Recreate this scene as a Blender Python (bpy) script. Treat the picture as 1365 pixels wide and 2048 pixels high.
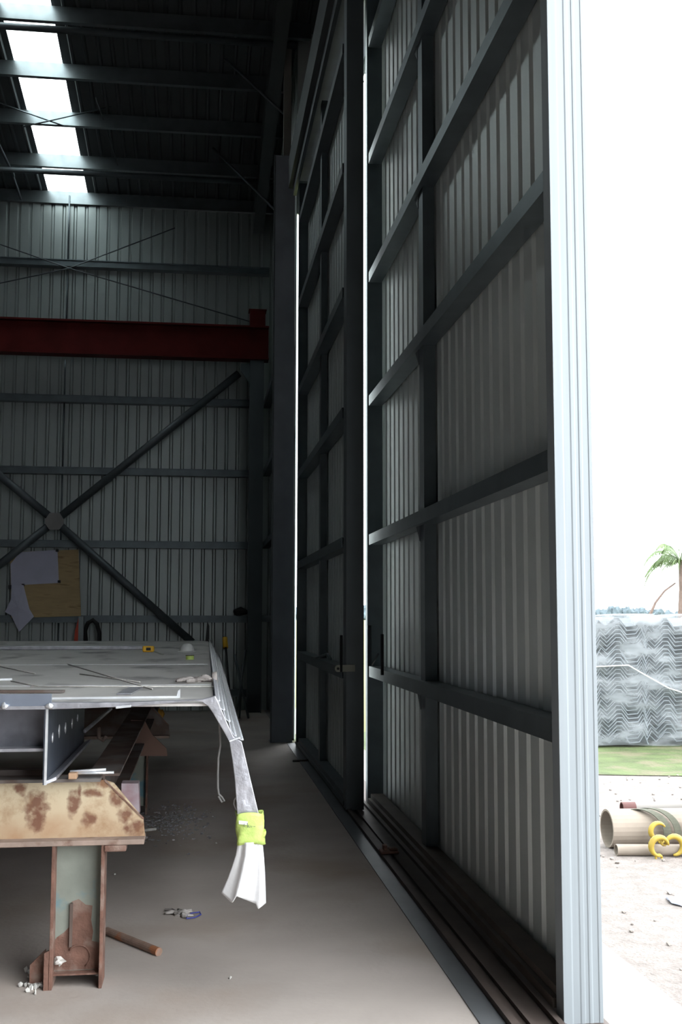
import bpy, bmesh, math, random
from mathutils import Vector, Matrix, noise
random.seed(7)
S = bpy.context.scene
for o in list(bpy.data.objects): bpy.data.objects.remove(o)
COL = S.collection

# ------------------------------------------------------------------ camera
FPX, TILT, YAW, ROLL, EYE = 2200.0, 0.094, 0.128, 0.0015, 1.6
_f = Vector((math.sin(YAW)*math.cos(TILT), math.cos(YAW)*math.cos(TILT), math.sin(TILT)))
_r0 = Vector((math.cos(YAW), -math.sin(YAW), 0)); _u0 = _r0.cross(_f)
_r = _r0*math.cos(ROLL)+_u0*math.sin(ROLL); _u = _u0*math.cos(ROLL)-_r0*math.sin(ROLL)
cam = bpy.data.cameras.new('camera'); cam.sensor_fit = 'AUTO'; cam.sensor_width = 36
cam.lens = FPX/2048*36; cam.clip_start = .05; cam.clip_end = 3000
camo = bpy.data.objects.new('camera', cam); COL.objects.link(camo)
m = Matrix((_r, _u, -_f)).transposed().to_4x4(); m.translation = (0, 0, EYE)
camo.matrix_world = m; S.camera = camo

# ------------------------------------------------------------------ sky: bright, even overcast
SKY = 8.3
w = bpy.data.worlds.new('world'); S.world = w; w.use_nodes = True
nt = w.node_tree; nt.nodes.clear()
bg = nt.nodes.new('ShaderNodeBackground'); ow = nt.nodes.new('ShaderNodeOutputWorld')
bg.inputs[0].default_value = (.93, .975, 1.0, 1); bg.inputs[1].default_value = SKY
nt.links.new(bg.outputs[0], ow.inputs[0])
S.view_settings.view_transform = 'Standard'; S.view_settings.look = 'None'
S.view_settings.gamma = 1; S.view_settings.use_curve_mapping = False
S.view_settings.exposure = 0.0

# measured point of the photograph -> point on a real plane of the building
def at(x, y, ax, v):
    d = _r*((x-682.5)/FPX) - _u*((y-1024)/FPX) + _f
    i = 'XYZ'.index(ax); o = (0, 0, EYE)[i]
    return d*((v-o)/d[i]) + Vector((0, 0, EYE))

# ------------------------------------------------------------------ materials
def mat(name, base, rough=.6, metal=0., var=.12, vscale=3., second=None, sscale=2., sthr=(.5, .6), bump=0., bscale=40., spec=.5, stretch=(1, 1, 1)):
    M = bpy.data.materials.new(name); M.use_nodes = True
    n = M.node_tree.nodes; L = M.node_tree.links; b = n['Principled BSDF']
    b.inputs['Roughness'].default_value = rough; b.inputs['Metallic'].default_value = metal
    b.inputs['Specular IOR Level'].default_value = spec
    tc = n.new('ShaderNodeTexCoord'); mp = n.new('ShaderNodeMapping'); mp.inputs['Scale'].default_value = stretch
    L.new(tc.outputs['Object'], mp.inputs['Vector'])
    nz = n.new('ShaderNodeTexNoise'); nz.inputs['Scale'].default_value = vscale; nz.inputs['Detail'].default_value = 6
    L.new(mp.outputs[0], nz.inputs['Vector'])
    rp = n.new('ShaderNodeValToRGB')
    rp.color_ramp.elements[0].position = .3; rp.color_ramp.elements[1].position = .7
    rp.color_ramp.elements[0].color = (*[c*(1-var) for c in base], 1)
    rp.color_ramp.elements[1].color = (*[min(1, c*(1+var)) for c in base], 1)
    L.new(nz.outputs['Fac'], rp.inputs[0]); out = rp.outputs[0]
    if second:
        n2 = n.new('ShaderNodeTexNoise'); n2.inputs['Scale'].default_value = sscale; n2.inputs['Detail'].default_value = 8
        L.new(mp.outputs[0], n2.inputs['Vector'])
        r2 = n.new('ShaderNodeValToRGB'); r2.color_ramp.elements[0].position = sthr[0]; r2.color_ramp.elements[1].position = sthr[1]
        L.new(n2.outputs['Fac'], r2.inputs[0])
        mx = n.new('ShaderNodeMixRGB'); L.new(r2.outputs[0], mx.inputs[0]); L.new(out, mx.inputs[1]); mx.inputs[2].default_value = (*second, 1)
        out = mx.outputs[0]
        if metal > .3:
            iv = n.new('ShaderNodeMath'); iv.operation = 'MULTIPLY_ADD'; L.new(r2.outputs[0], iv.inputs[0]); iv.inputs[1].default_value = -metal*.8; iv.inputs[2].default_value = metal
            L.new(iv.outputs[0], b.inputs['Metallic'])
    L.new(out, b.inputs['Base Color'])
    if bump:
        n3 = n.new('ShaderNodeTexNoise'); n3.inputs['Scale'].default_value = bscale; n3.inputs['Detail'].default_value = 4
        L.new(tc.outputs['Object'], n3.inputs['Vector'])
        bp = n.new('ShaderNodeBump'); bp.inputs['Strength'].default_value = bump; bp.inputs['Distance'].default_value = .02
        L.new(n3.outputs['Fac'], bp.inputs['Height']); L.new(bp.outputs[0], b.inputs['Normal'])
    return M
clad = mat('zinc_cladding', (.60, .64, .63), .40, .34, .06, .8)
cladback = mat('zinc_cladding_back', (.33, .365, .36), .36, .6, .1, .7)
galv = mat('galvanised_steel', (.13, .155, .168), .38, .7, .14, 5)
galvpost = mat('galvanised_post', (.265, .293, .313), .5, .2, .05, 2, stretch=(20, 20, .6))
galvdark = mat('dull_galvanised', (.10, .115, .125), .5, .4, .15, 4)
coldark = mat('dark_column_paint', (.30, .325, .37), .6, 0, .12, 3, spec=.3)
roofm = mat('roof_sheet', (.10, .11, .115), .55, .4, .12, 1)
redox = mat('red_oxide', (.085, .010, .010), .6, 0, .2, 3, spec=.12)
conc = mat('concrete', (.40, .355, .325), .8, 0, .12, 1.1, second=(.30, .235, .19), sscale=.8, sthr=(.50, .75), bump=.15, bscale=30, spec=.12)
apronm = mat('pale_concrete', (.21, .196, .182), .85, 0, .06, 2)
gravel = mat('gravel', (.185, .158, .145), .95, 0, .2, 14, second=(.13, .114, .104), sscale=60, sthr=(.6, .68), bump=.6, bscale=60)
grassm = mat('grass', (.072, .098, .03), .9, 0, .35, 3, second=(.12, .11, .06), sscale=2.5, sthr=(.5, .65), bump=.8, bscale=30)
fieldm = mat('field', (.115, .125, .035), .95, 0, .2, .05)
plate = mat('worn_plate', (.60, .58, .56), .5, .35, .14, 2.4, second=(.15, .14, .145), sscale=3, sthr=(.54, .72), stretch=(1, .55, 1))
alu = mat('bright_aluminium', (.40, .40, .435), .36, .6, .22, 14, bump=.35, bscale=16)
aluw = mat('ground_aluminium_edge', (.80, .82, .85), .3, .6, .1, 20)
blueplate = mat('blue_steel_plate', (.13, .15, .19), .4, .65, .2, 6)
darkplate = mat('dark_steel_plate', (.16, .165, .19), .45, .6, .3, 8)
rust = mat('rusty_steel', (.165, .085, .062), .85, .05, .3, 12, second=(.24, .17, .14), sscale=9, sthr=(.5, .65), bump=.3, bscale=60)
rustdark = mat('brown_steel', (.11, .078, .065), .8, .1, .25, 8, second=(.15, .14, .135), sscale=4, sthr=(.5, .62))
railm = mat('rusted_rail', (.070, .052, .045), .7, .2, .25, 5)
tealp = mat('worn_teal_paint', (.20, .215, .185), .6, 0, .12, 9, second=(.09, .19, .23), sscale=5, sthr=(.54, .64), bump=.05)
black = mat('black_rubber', (.012, .012, .014), .7, 0, .2, 10)
ply = mat('plywood', (.42, .31, .16), .7, 0, .12, 3, second=(.26, .18, .085), sscale=3, sthr=(.56, .68), stretch=(1, 1, 6))
paper = mat('white_paper', (.46, .46, .58), .8, 0, .05, 4)
cloth = mat('white_rag', (.72, .71, .72), .9, 0, .04, 8, bump=.1)
neon = mat('lime_tape', (.50, .64, .17), .45, 0, .14, 14, bump=.3, bscale=25)
yellow = mat('yellow_plastic', (.75, .42, .02), .45, 0, .1, 8)
yellowh = mat('yellow_painted_steel', (.34, .235, .03), .5, 0, .15, 10, second=(.12, .07, .05), sscale=12, sthr=(.66, .7))
orange = mat('orange_plastic', (.55, .05, .02), .5)
white = mat('white_plastic', (.75, .76, .74), .5, 0, .04, 8)
cream = mat('cream_steel', (.34, .345, .28), .55, 0, .06, 8)
glovem = mat('grey_leather', (.42, .38, .36), .9, 0, .25, 20, second=(.07, .05, .05), sscale=14, sthr=(.62, .7), bump=.5)
pipem = mat('sandy_pipe', (.23, .19, .155), .8, 0, .15, 5, second=(.11, .08, .06), sscale=4, sthr=(.58, .7))
pipered = mat('red_brown_pipe', (.10, .04, .036), .75, 0, .15, 9)
slingm = mat('olive_webbing', (.075, .075, .055), .9, 0, .15, 30)
palmg = mat('palm_leaf', (.085, .13, .05), .6, 0, .3, 2)
palmt = mat('palm_trunk', (.12, .085, .075), .9, 0, .2, 6)
treem = mat('hazed_foliage', (.075, .10, .115), .95, 0, .25, .6)  # blue-grey of distance haze put into the foliage colour
traym = mat('galvanised_tray', (.17, .195, .22), .5, .1, .1, 3)
debrism = mat('swarf', (.30, .29, .30), .6, .3, .4, 60)
whitedeb = mat('white_scraps', (.55, .53, .5), .8, 0, .2, 30)
blue = mat('blue_cord', (.05, .06, .30), .6)
inkm = mat('pen_ink', (.10, .13, .10), .7)

def film():
    M = bpy.data.materials.new('stretch_film'); M.use_nodes = True; n = M.node_tree.nodes; L = M.node_tree.links
    b = n['Principled BSDF']; b.inputs['Base Color'].default_value = (.22, .238, .255, 1); b.inputs['Roughness'].default_value = .3
    tc = n.new('ShaderNodeTexCoord'); mp = n.new('ShaderNodeMapping'); mp.inputs['Scale'].default_value = (1, 1, 2.5); mp.inputs['Rotation'].default_value = (0, .35, 0)
    nz = n.new('ShaderNodeTexNoise'); nz.inputs['Scale'].default_value = 2.5; nz.inputs['Detail'].default_value = 4
    rp = n.new('ShaderNodeValToRGB'); rp.color_ramp.elements[0].position = .42; rp.color_ramp.elements[1].position = .66
    rp.color_ramp.elements[0].color = (.2,)*3+(1,); rp.color_ramp.elements[1].color = (.75,)*3+(1,)
    L.new(tc.outputs['Object'], mp.inputs[0]); L.new(mp.outputs[0], nz.inputs['Vector']); L.new(nz.outputs['Fac'], rp.inputs[0]); L.new(rp.outputs[0], b.inputs['Alpha'])
    return M
filmm = film()
def skylightmat():
    M = bpy.data.materials.new('translucent_sheet'); M.use_nodes = True; n = M.node_tree.nodes; L = M.node_tree.links
    n.clear(); o = n.new('ShaderNodeOutputMaterial'); a = n.new('ShaderNodeBsdfTranslucent'); t = n.new('ShaderNodeBsdfTransparent'); mx = n.new('ShaderNodeMixShader')
    nz = n.new('ShaderNodeTexNoise'); nz.inputs['Scale'].default_value = 2
    rp = n.new('ShaderNodeValToRGB'); rp.color_ramp.elements[0].color = (.62, .69, .68, 1); rp.color_ramp.elements[1].color = (.70, .77, .76, 1)
    L.new(nz.outputs['Fac'], rp.inputs[0]); L.new(rp.outputs[0], a.inputs[0]); t.inputs[0].default_value = (.8, .86, .84, 1)
    mx.inputs[0].default_value = .4; L.new(a.outputs[0], mx.inputs[1]); L.new(t.outputs[0], mx.inputs[2]); L.new(mx.outputs[0], o.inputs[0])
    return M
skym = skylightmat()

def rustpaint():   # cream paint with rust blotches, worn towards its lower edge
    M = bpy.data.materials.new('rust_blotched_cream_paint'); M.use_nodes = True; n = M.node_tree.nodes; L = M.node_tree.links
    b = n['Principled BSDF']; b.inputs['Roughness'].default_value = .7
    tc = n.new('ShaderNodeTexCoord'); sp = n.new('ShaderNodeSeparateXYZ'); L.new(tc.outputs['Object'], sp.inputs[0])
    nz = n.new('ShaderNodeTexNoise'); nz.inputs['Scale'].default_value = 9; nz.inputs['Detail'].default_value = 8; L.new(tc.outputs['Object'], nz.inputs['Vector'])
    # tan wear rising from the bottom flange
    mr = n.new('ShaderNodeMapRange'); mr.inputs[1].default_value = .60; mr.inputs[2].default_value = .86; mr.inputs[3].default_value = .75; mr.inputs[4].default_value = 0
    L.new(sp.outputs['Z'], mr.inputs[0])
    ad = n.new('ShaderNodeMath'); ad.operation = 'MULTIPLY'; L.new(mr.outputs[0], ad.inputs[0])
    m2 = n.new('ShaderNodeMath'); m2.operation = 'MULTIPLY'; L.new(nz.outputs['Fac'], m2.inputs[0]); m2.inputs[1].default_value = 2.0; L.new(m2.outputs[0], ad.inputs[1])
    mx = n.new('ShaderNodeMixRGB'); mx.inputs[1].default_value = (.55, .47, .33, 1); mx.inputs[2].default_value = (.36, .20, .105, 1); L.new(ad.outputs[0], mx.inputs[0])
    out = mx.outputs[0]
    # blotches at their measured places (centre x, z, half sizes)
    for (cx, cz, rx, rz) in ((-.765, .845, .026, .035), (-.70, .77, .050, .055), (-.695, .70, .038, .045), (-.537, .775, .026, .052), (-.513, .83, .008, .024), (-.45, .815, .05, .018), (-.35, .79, .03, .04), (-.31, .72, .03, .035), (-.40, .87, .05, .03), (-.47, .70, .03, .03), (-.27, .66, .05, .03), (-.95, .75, .07, .05), (-1.2, .78, .06, .07)):
        vx = n.new('ShaderNodeMath'); vx.operation = 'MULTIPLY_ADD'; L.new(sp.outputs['X'], vx.inputs[0]); vx.inputs[1].default_value = 1/rx; vx.inputs[2].default_value = -cx/rx
        vz = n.new('ShaderNodeMath'); vz.operation = 'MULTIPLY_ADD'; L.new(sp.outputs['Z'], vz.inputs[0]); vz.inputs[1].default_value = 1/rz; vz.inputs[2].default_value = -cz/rz
        px = n.new('ShaderNodeMath'); px.operation = 'MULTIPLY'; L.new(vx.outputs[0], px.inputs[0]); L.new(vx.outputs[0], px.inputs[1])
        pz = n.new('ShaderNodeMath'); pz.operation = 'MULTIPLY_ADD'; L.new(vz.outputs[0], pz.inputs[0]); L.new(vz.outputs[0], pz.inputs[1]); L.new(px.outputs[0], pz.inputs[2])
        nn = n.new('ShaderNodeTexNoise'); nn.inputs['Scale'].default_value = 30; nn.inputs['Detail'].default_value = 6; L.new(tc.outputs['Object'], nn.inputs['Vector'])
        s = n.new('ShaderNodeMath'); s.operation = 'MULTIPLY_ADD'; L.new(nn.outputs['Fac'], s.inputs[0]); s.inputs[1].default_value = 4.4; L.new(pz.outputs[0], s.inputs[2])
        r = n.new('ShaderNodeMapRange'); r.inputs[1].default_value = 2.3; r.inputs[2].default_value = 3.9; r.inputs[3].default_value = .92; r.inputs[4].default_value = 0; L.new(s.outputs[0], r.inputs[0])
        k = n.new('ShaderNodeMixRGB'); k.inputs[2].default_value = (.145, .055, .03, 1); L.new(out, k.inputs[1]); L.new(r.outputs[0], k.inputs[0]); out = k.outputs[0]
    n4 = n.new('ShaderNodeTexNoise'); n4.inputs['Scale'].default_value = 7; n4.inputs['Detail'].default_value = 9; n4.inputs['Roughness'].default_value = .7; L.new(tc.outputs['Object'], n4.inputs['Vector'])
    r4 = n.new('ShaderNodeMapRange'); r4.inputs[1].default_value = .5; r4.inputs[2].default_value = .72; r4.inputs[3].default_value = 0; r4.inputs[4].default_value = .75; L.new(n4.outputs['Fac'], r4.inputs[0])
    k4 = n.new('ShaderNodeMixRGB'); k4.inputs[2].default_value = (.27, .14, .06, 1); L.new(out, k4.inputs[1]); L.new(r4.outputs[0], k4.inputs[0]); out = k4.outputs[0]
    L.new(out, b.inputs['Base Color'])
    return M
rpaint = rustpaint()

# ------------------------------------------------------------------ mesh helpers
class MB:
    def __init__(s): s.bm = bmesh.new()
    def box(s, a, b):
        x0, y0, z0 = a; x1, y1, z1 = b
        v = [s.bm.verts.new(p) for p in ((x0,y0,z0),(x1,y0,z0),(x1,y1,z0),(x0,y1,z0),(x0,y0,z1),(x1,y0,z1),(x1,y1,z1),(x0,y1,z1))]
        for f in ((0,3,2,1),(4,5,6,7),(0,1,5,4),(1,2,6,5),(2,3,7,6),(3,0,4,7)): s.bm.faces.new([v[i] for i in f])
        return s
    def prism(s, pts, vec):
        pts = [Vector(p) for p in pts]; vec = Vector(vec)
        a = [s.bm.verts.new(p) for p in pts]; b = [s.bm.verts.new(p+vec) for p in pts]; n = len(pts)
        s.bm.faces.new(a); s.bm.faces.new(b[::-1])
        for i in range(n): s.bm.faces.new((a[i], b[i], b[(i+1) % n], a[(i+1) % n]))
        return s
    def tube(s, pts, r, n=10, caps=True):
        pts = [Vector(p) for p in pts]; rr = r if isinstance(r, (list, tuple)) else [r]*len(pts)
        rings = []; ref = None
        for i, p in enumerate(pts):
            d = (pts[min(i+1, len(pts)-1)]-pts[max(i-1, 0)]).normalized()
            if ref is None: ref = d.orthogonal().normalized()
            ref = (ref-d*ref.dot(d)).normalized(); q = d.cross(ref)
            rings.append([s.bm.verts.new(p+(ref*math.cos(6.28318*k/n)+q*math.sin(6.28318*k/n))*rr[i]) for k in range(n)])
        for a, b in zip(rings, rings[1:]):
            for k in range(n): s.bm.faces.new((a[k], a[(k+1) % n], b[(k+1) % n], b[k]))
        if caps: s.bm.faces.new(rings[0][::-1]); s.bm.faces.new(rings[-1])
        return s
    def beam(s, a, b, w, h, up=(0, 0, 1)):
        a = Vector(a); b = Vector(b); d = (b-a).normalized(); up = Vector(up)
        sd = d.cross(up).normalized(); u = sd.cross(d)
        return s.prism([a+sd*w/2+u*h/2, a-sd*w/2+u*h/2, a-sd*w/2-u*h/2, a+sd*w/2-u*h/2], b-a)
    def grid(s, f, nu, nv):
        v = [[s.bm.verts.new(f(i/nu, j/nv)) for j in range(nv+1)] for i in range(nu+1)]
        for i in range(nu):
            for j in range(nv): s.bm.faces.new((v[i][j], v[i+1][j], v[i+1][j+1], v[i][j+1]))
        return s
    def blob(s, c, r, seed=0, amt=.25, sub=2):
        c = Vector(c); r = Vector(r) if hasattr(r, '__len__') else Vector((r, r, r))
        t = bmesh.new(); bmesh.ops.create_icosphere(t, subdivisions=sub, radius=1)
        mp = {}
        for v in t.verts:
            k = 1+amt*noise.noise(v.co*1.7+Vector((seed*7.3, seed, 0)))*2
            mp[v.index] = s.bm.verts.new(c+Vector((v.co.x*r.x, v.co.y*r.y, v.co.z*r.z))*k)
        for f in t.faces: s.bm.faces.new([mp[v.index] for v in f.verts])
        t.free(); return s
    def build(s, name, m, parent=None, smooth=False, bevel=0, solid=0):
        bmesh.ops.recalc_face_normals(s.bm, faces=s.bm.faces)
        me = bpy.data.meshes.new(name); s.bm.to_mesh(me); s.bm.free(); me.materials.append(m)
        if smooth:
            for p in me.polygons: p.use_smooth = True
        o = bpy.data.objects.new(name, me); COL.objects.link(o)
        if parent: o.parent = parent; o.matrix_parent_inverse = parent.matrix_world.inverted()
        if solid: md = o.modifiers.new('s', 'SOLIDIFY'); md.thickness = solid; md.offset = 0
        if bevel: md = o.modifiers.new('b', 'BEVEL'); md.width = bevel; md.segments = 2; md.limit_method = 'ANGLE'
        return o
def tag(o, label=None, cat=None, group=None, kind=None):
    if label: o['label'] = label
    if cat: o['category'] = cat
    if group: o['group'] = group
    if kind: o['kind'] = kind
    return o
def empty(name, loc=(0, 0, 0), **k):
    o = bpy.data.objects.new(name, None); COL.objects.link(o); o.location = loc; o.empty_display_size = .1
    bpy.context.view_layer.update(); return tag(o, **k)
def struct(o): o['kind'] = 'structure'; return o

def sheet(mb, o, u, lu, v, nrm, pitch=.2, rib=.03, phase=0.):
    """trapezoidal ribbed sheet: ribs repeat along u over length lu, run along v (full vector), rise along nrm"""
    o = Vector(o); u = Vector(u).normalized(); v = Vector(v); nrm = Vector(nrm).normalized()
    prof = [(0, 0), (pitch*.66, 0), (pitch*.76, rib), (pitch*.90, rib)]
    k0 = int(math.floor(-phase/pitch))-1; pts = []
    k = k0
    while True:
        for a, b in prof:
            t = k*pitch+a+phase
            if 0 <= t <= lu: pts.append((t, b))
        k += 1
        if k*pitch+phase > lu: break
    pts = [(0, pts[0][1])]+pts+[(lu, pts[-1][1])]
    A = [mb.bm.verts.new(o+u*t+nrm*b) for t, b in pts]; B = [mb.bm.verts.new(o+u*t+nrm*b+v) for t, b in pts]
    for i in range(len(A)-1): mb.bm.faces.new((A[i], A[i+1], B[i+1], B[i]))
    return mb
def cee(mb, a, vec, d, h, t=.004, lip=.02, flip=False):
    """C section: web vertical at local 0, flanges along direction d (unit), height h (vector up)"""
    a = Vector(a); d = Vector(d); hv = Vector(h); H = hv.length; hu = hv.normalized(); D = d.length; du = d.normalized()
    L = [(0, 0), (D, 0), (D, lip), (D-t, lip), (D-t, t), (t, t), (t, H-t), (D-t, H-t), (D-t, H-lip), (D, H-lip), (D, H), (0, H)]
    return mb.prism([a+du*p+hu*q for p, q in L], vec)

# ================================================================== STRUCTURE
# ground and floor
struct(MB().box((-14, -10, -.25), (1.12, 19.2, 0)).build('floor', conc))
struct(MB().box((1.12, -10, -.25), (2.0, 19.2, -.004)).build('floor', apronm))
struct(MB().box((2.0, -30, -.3), (60, 11.3, -.02)).build('floor', gravel))
gg = MB().grid(lambda a, b: Vector((1.0+a*60, 11.0+b*4+.25*math.sin(a*60), -.012+.012*b)), 200, 2)
tag(gg.build('grass_strip', grassm), 'strip of short green grass growing along the far edge of the gravel yard', 'grass', kind='stuff')
struct(MB().box((-300, 15, -.4), (700, 800, -.03)).build('floor', fieldm))
# floor plate and door tracks
struct(MB().box((1.12, -6, -.004), (1.22, 14.0, .006)).build('trim_1', mat('steel_cover_plate', (.17, .175, .185), .5, .5, .15, 3)))
t2 = MB().box((1.222, -6, 0), (1.255, 14.0, .030)).box((1.30, -6, 0), (1.32, 14.0, .024)); t2.box((1.255, -6, 0), (1.30, 14.0, .006))
struct(t2.build('trim_2', railm))
t3 = MB().box((1.322, -6, 0), (1.45, 14.0, .012)).box((1.40, -6, .012), (1.425, 14.0, .035)).box((1.45, -6, 0), (1.62, 14.0, .008))
struct(t3.build('trim_3', railm))
# back wall
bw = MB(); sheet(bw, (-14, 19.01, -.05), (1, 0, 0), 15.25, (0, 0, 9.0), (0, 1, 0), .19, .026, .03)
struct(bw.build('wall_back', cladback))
# side wall past the door opening
sw = MB(); sheet(sw, (1.24, 14.35, -.05), (0, 1, 0), 4.75, (0, 0, 9.7), (1, 0, 0), .19, .026)
struct(sw.build('wall_right', clad))
# gable cladding above the door opening, closing up to the roof
def roofz(y): return 8.95+(19-y)*.13 if y > 4.5 else 8.95+14.5*.13-(4.5-y)*.13
ga = MB(); n = 0
y = -9.5
while y < 14.4:
    y1 = min(y+.19, 14.4)
    for (ya, yb, xa, xb) in ((y, y+.13, 1.63, 1.63), (y+.13, y+.145, 1.63, 1.655), (y+.145, y+.175, 1.655, 1.655), (y+.175, y+.19, 1.655, 1.63)):
        z0 = 7.2
        v = [ga.bm.verts.new(p) for p in ((xa, ya, z0), (xb, yb, z0), (xb, yb, roofz(yb)+.1), (xa, ya, roofz(ya)+.1))]; ga.bm.faces.new(v)
    y += .19
struct(ga.build('wall_gable', clad))
sheet2 = MB(); sheet(sheet2, (1.63, -9.6, 0), (0, 1, 0), 7.0, (0, 0, 9.4), (-1, 0, 0), .19, .032)
struct(sheet2.build('wall_right', roofm))
struct(MB().box((-14.1, -9.7, 0), (1.63, -9.6, 9.3)).build('wall_front', roofm))
struct(MB().box((-14.1, -9.6, 0), (-14.0, 19.1, 11.1)).build('wall_left', roofm))
# roof sheets between the skylight strips
X0, X1 = -2.70, -2.03
strips = [(X0, X1)]
edges = [-14.0]+[e for s in strips for e in s]+[1.68]
YSK = 13.5
for sgn, (ya, yb) in enumerate(((19.15, YSK), (YSK, 4.5), (4.5, -9.7))):
    rf = MB()
    if sgn: edges = [-14.0, 1.68]
    vec = Vector((0, yb-ya, roofz(yb)-roofz(ya)))
    for i in range(0, len(edges), 2):
        sheet(rf, (edges[i], ya, roofz(ya)), (1, 0, 0), edges[i+1]-edges[i], vec, (0, 0, -1), .19, .03)
    struct(rf.build('ceiling', roofm))
    for a, b in (strips if sgn == 0 else []):
        q = MB(); sheet(q, (a, ya, roofz(ya)+.005), (1, 0, 0), b-a, vec, (0, 0, -1), .19, .03)
        struct(q.build('window_1', skym))

# ------------------------------------------------------------------ roof purlins
names = {18.95: 'at the very back, against the back wall', 17.75: 'second from the back wall', 16.52: 'third from the back wall, behind the crossed rods', 15.32: 'fourth from the back wall', 14.1: 'fifth from the back wall, at the top left of the photo'}
purm = mat('purlin_zinc', (.20, .225, .235), .28, .8, .12, 5)
for Y, nm in list(names.items()):
    b = MB(); z = roofz(Y)-.035
    cee(b, (-14, Y, z), (15.4, 0, 0), (0, .075, 0), (0, 0, -.21), .004, .022)
    tag(b.build('roof_purlin', purm), 'galvanised roof purlin '+nm, 'roof purlin', 'roof purlins')
Y = 12.9
for i in range(14):
    b = MB(); z = roofz(Y)-.035
    cee(b, (-14, Y, z), (15.4, 0, 0), (0, .075, 0), (0, 0, -.21), .004, .022)
    tag(b.build('roof_purlin', galv), 'galvanised roof purlin overhead, above the top edge of the photo', 'roof purlin', 'roof purlins overhead')
    Y -= 1.6
# lower strut lines under two purlins
for Y, z, nm in ((14.15, 9.19, 'below the fifth purlin from the back wall'), (17.8, 8.75, 'below the second purlin from the back wall')):
    tag(MB().tube([(-14, Y-.12, z), (1.2, Y-.12, z)], .045).build('strut_tube', galvdark, smooth=True), 'dark horizontal strut tube '+nm, 'strut')
# fly braces / diagonal rods near gable
for (a, b, nm) in (((405, 75), (572, 232), 'upper, from the purlins down to the gable rafter'), ((405, 275), (548, 418), 'lower, from the purlins down to the corner column')):
    p = at(*a, 'Y', 15.2 if a[1] < 200 else 17.5); q = at(*b, 'Y', 14.6 if a[1] < 200 else 16.6)
    tag(MB().tube([p, q], .018, 6).build('brace_rod', galvdark, smooth=True), 'thin diagonal brace rod, the '+nm, 'brace')
# crossed roof rods over the skylight
for a, b, nm in (((-60, 185), (128, 252), 'falling to the right over the skylights'), ((45, 254), (245, 208), 'rising to the right over the skylights')):
    tag(MB().tube([at(*a, 'Y', 16.2), at(*b, 'Y', 16.4)], .011, 6).build('bracing_rod', galv, smooth=True), 'thin crossed roof rod '+nm, 'bracing rod')
for a, b, nm in (((-5, 283), (28, 352), 'upper'), ((25, 350), (42, 398), 'lower')):
    tag(MB().tube([at(*a, 'Y', 17.2 if nm == 'upper' else 18.0), at(*b, 'Y', 17.9 if nm == 'upper' else 18.85)], .022, 6).build('brace_rod', galvdark, smooth=True), 'short dark brace at the left edge of the roof, the %s one' % nm, 'brace')
for a, b, nm in (((192, 195), (236, 330), 'between the third and second purlins'), ((184, 5), (205, 190), 'between the fifth and third purlins')):
    tag(MB().tube([at(*a, 'Y', 16.0 if a[1] > 100 else 14.3), at(*b, 'Y', 17.7 if a[1] > 100 else 16.0)], .010, 6).build('bridging_rod', galvdark, smooth=True), 'thin roof bridging rod '+nm, 'bracing rod')

# ------------------------------------------------------------------ wall girts on the back wall
for z, x1, nm in ((7.63, 1.15, 'highest, above the red beam'), (5.27, .82, 'just below the red beam'), (4.04, .82, 'at mid height, above the brace crossing'), (2.80, .82, 'just above the plywood board'), (1.545, .82, 'just above the workpiece, under the plywood board'), (.30, .82, 'lowest, near the floor')):
    b = MB(); cee(b, (-14, 18.86, z+.055), (14+x1, 0, 0), (0, .145, 0), (0, 0, -.12), .004, .02)
    b.box((-14, 18.835, z+.04), (x1, 18.86, z+.055)).box((-14, 18.835, z-.065), (x1, 18.86, z-.05))
    tag(b.build('wall_girt', galv), 'galvanised wall girt on the back wall, '+nm, 'wall girt', 'girts of the back wall')
# sag rods: vertical line of tubes between girts
px = [at(145, 440, 'Y', 18.95).x, at(118, 960, 'Y', 18.95).x]
sx = sum(px)/2
for z0, z1, nm in ((7.70, 8.85, 'above the highest girt'), (6.5, 7.56, 'between the red beam and the highest girt'), (5.33, 5.95, 'just below the red beam'), (4.10, 5.20, 'above the brace crossing'), (2.86, 3.97, 'behind the brace crossing'), (.37, 1.47, 'below the plywood board')):
    tag(MB().tube([(sx, 18.93, z0), (sx, 18.93, z1)], .014, 8).build('sag_rod', galv, smooth=True), 'thin vertical sag rod on the back wall '+nm, 'sag rod', 'sag rods of the back wall')
# crossed wall rods
for pts, nm in (([(-60, 468), (140, 537), (510, 646)], 'falling to the right'), ([(-40, 575), (137, 537), (350, 456)], 'rising to the right')):
    tag(MB().tube([at(*p, 'Y', 18.78) for p in pts], .010, 6).build('bracing_rod', galvdark, smooth=True), 'long thin crossed rod above the red beam, '+nm, 'bracing rod')
# big tube cross bracing with a gusset plate
c = at(110, 1042, 'Y', 18.62)
cb = empty('cross_brace', c, label='dark tubular cross brace with a square centre plate before the back wall', cat='cross brace')
for q, s in (((478, 747), .065), ((385, 1285), .065), ((-20, 935), .065), ((-30, 1152), .065)):
    e = at(*q, 'Y', 18.62); d = (e-c).normalized()
    MB().tube([c+d*.13, e], s, 14).build('brace_tube', galvdark, cb, smooth=True)
    MB().beam(c+d*.05, c+d*.2, .012, .10, (0, 1, 0)).build('end_tab', galvdark, cb)
MB().prism([c+Vector(p) for p in ((-.15, -.07, .02), (-.08, -.07, .13), (.08, -.07, .13), (.15, -.07, .02), (.15, -.07, -.05), (.08, -.07, -.15), (-.08, -.07, -.15), (-.15, -.07, -.05))], (0, .02, 0)).build('gusset_plate', mat('grey_gusset', (.20, .19, .19), .7), cb)

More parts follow.
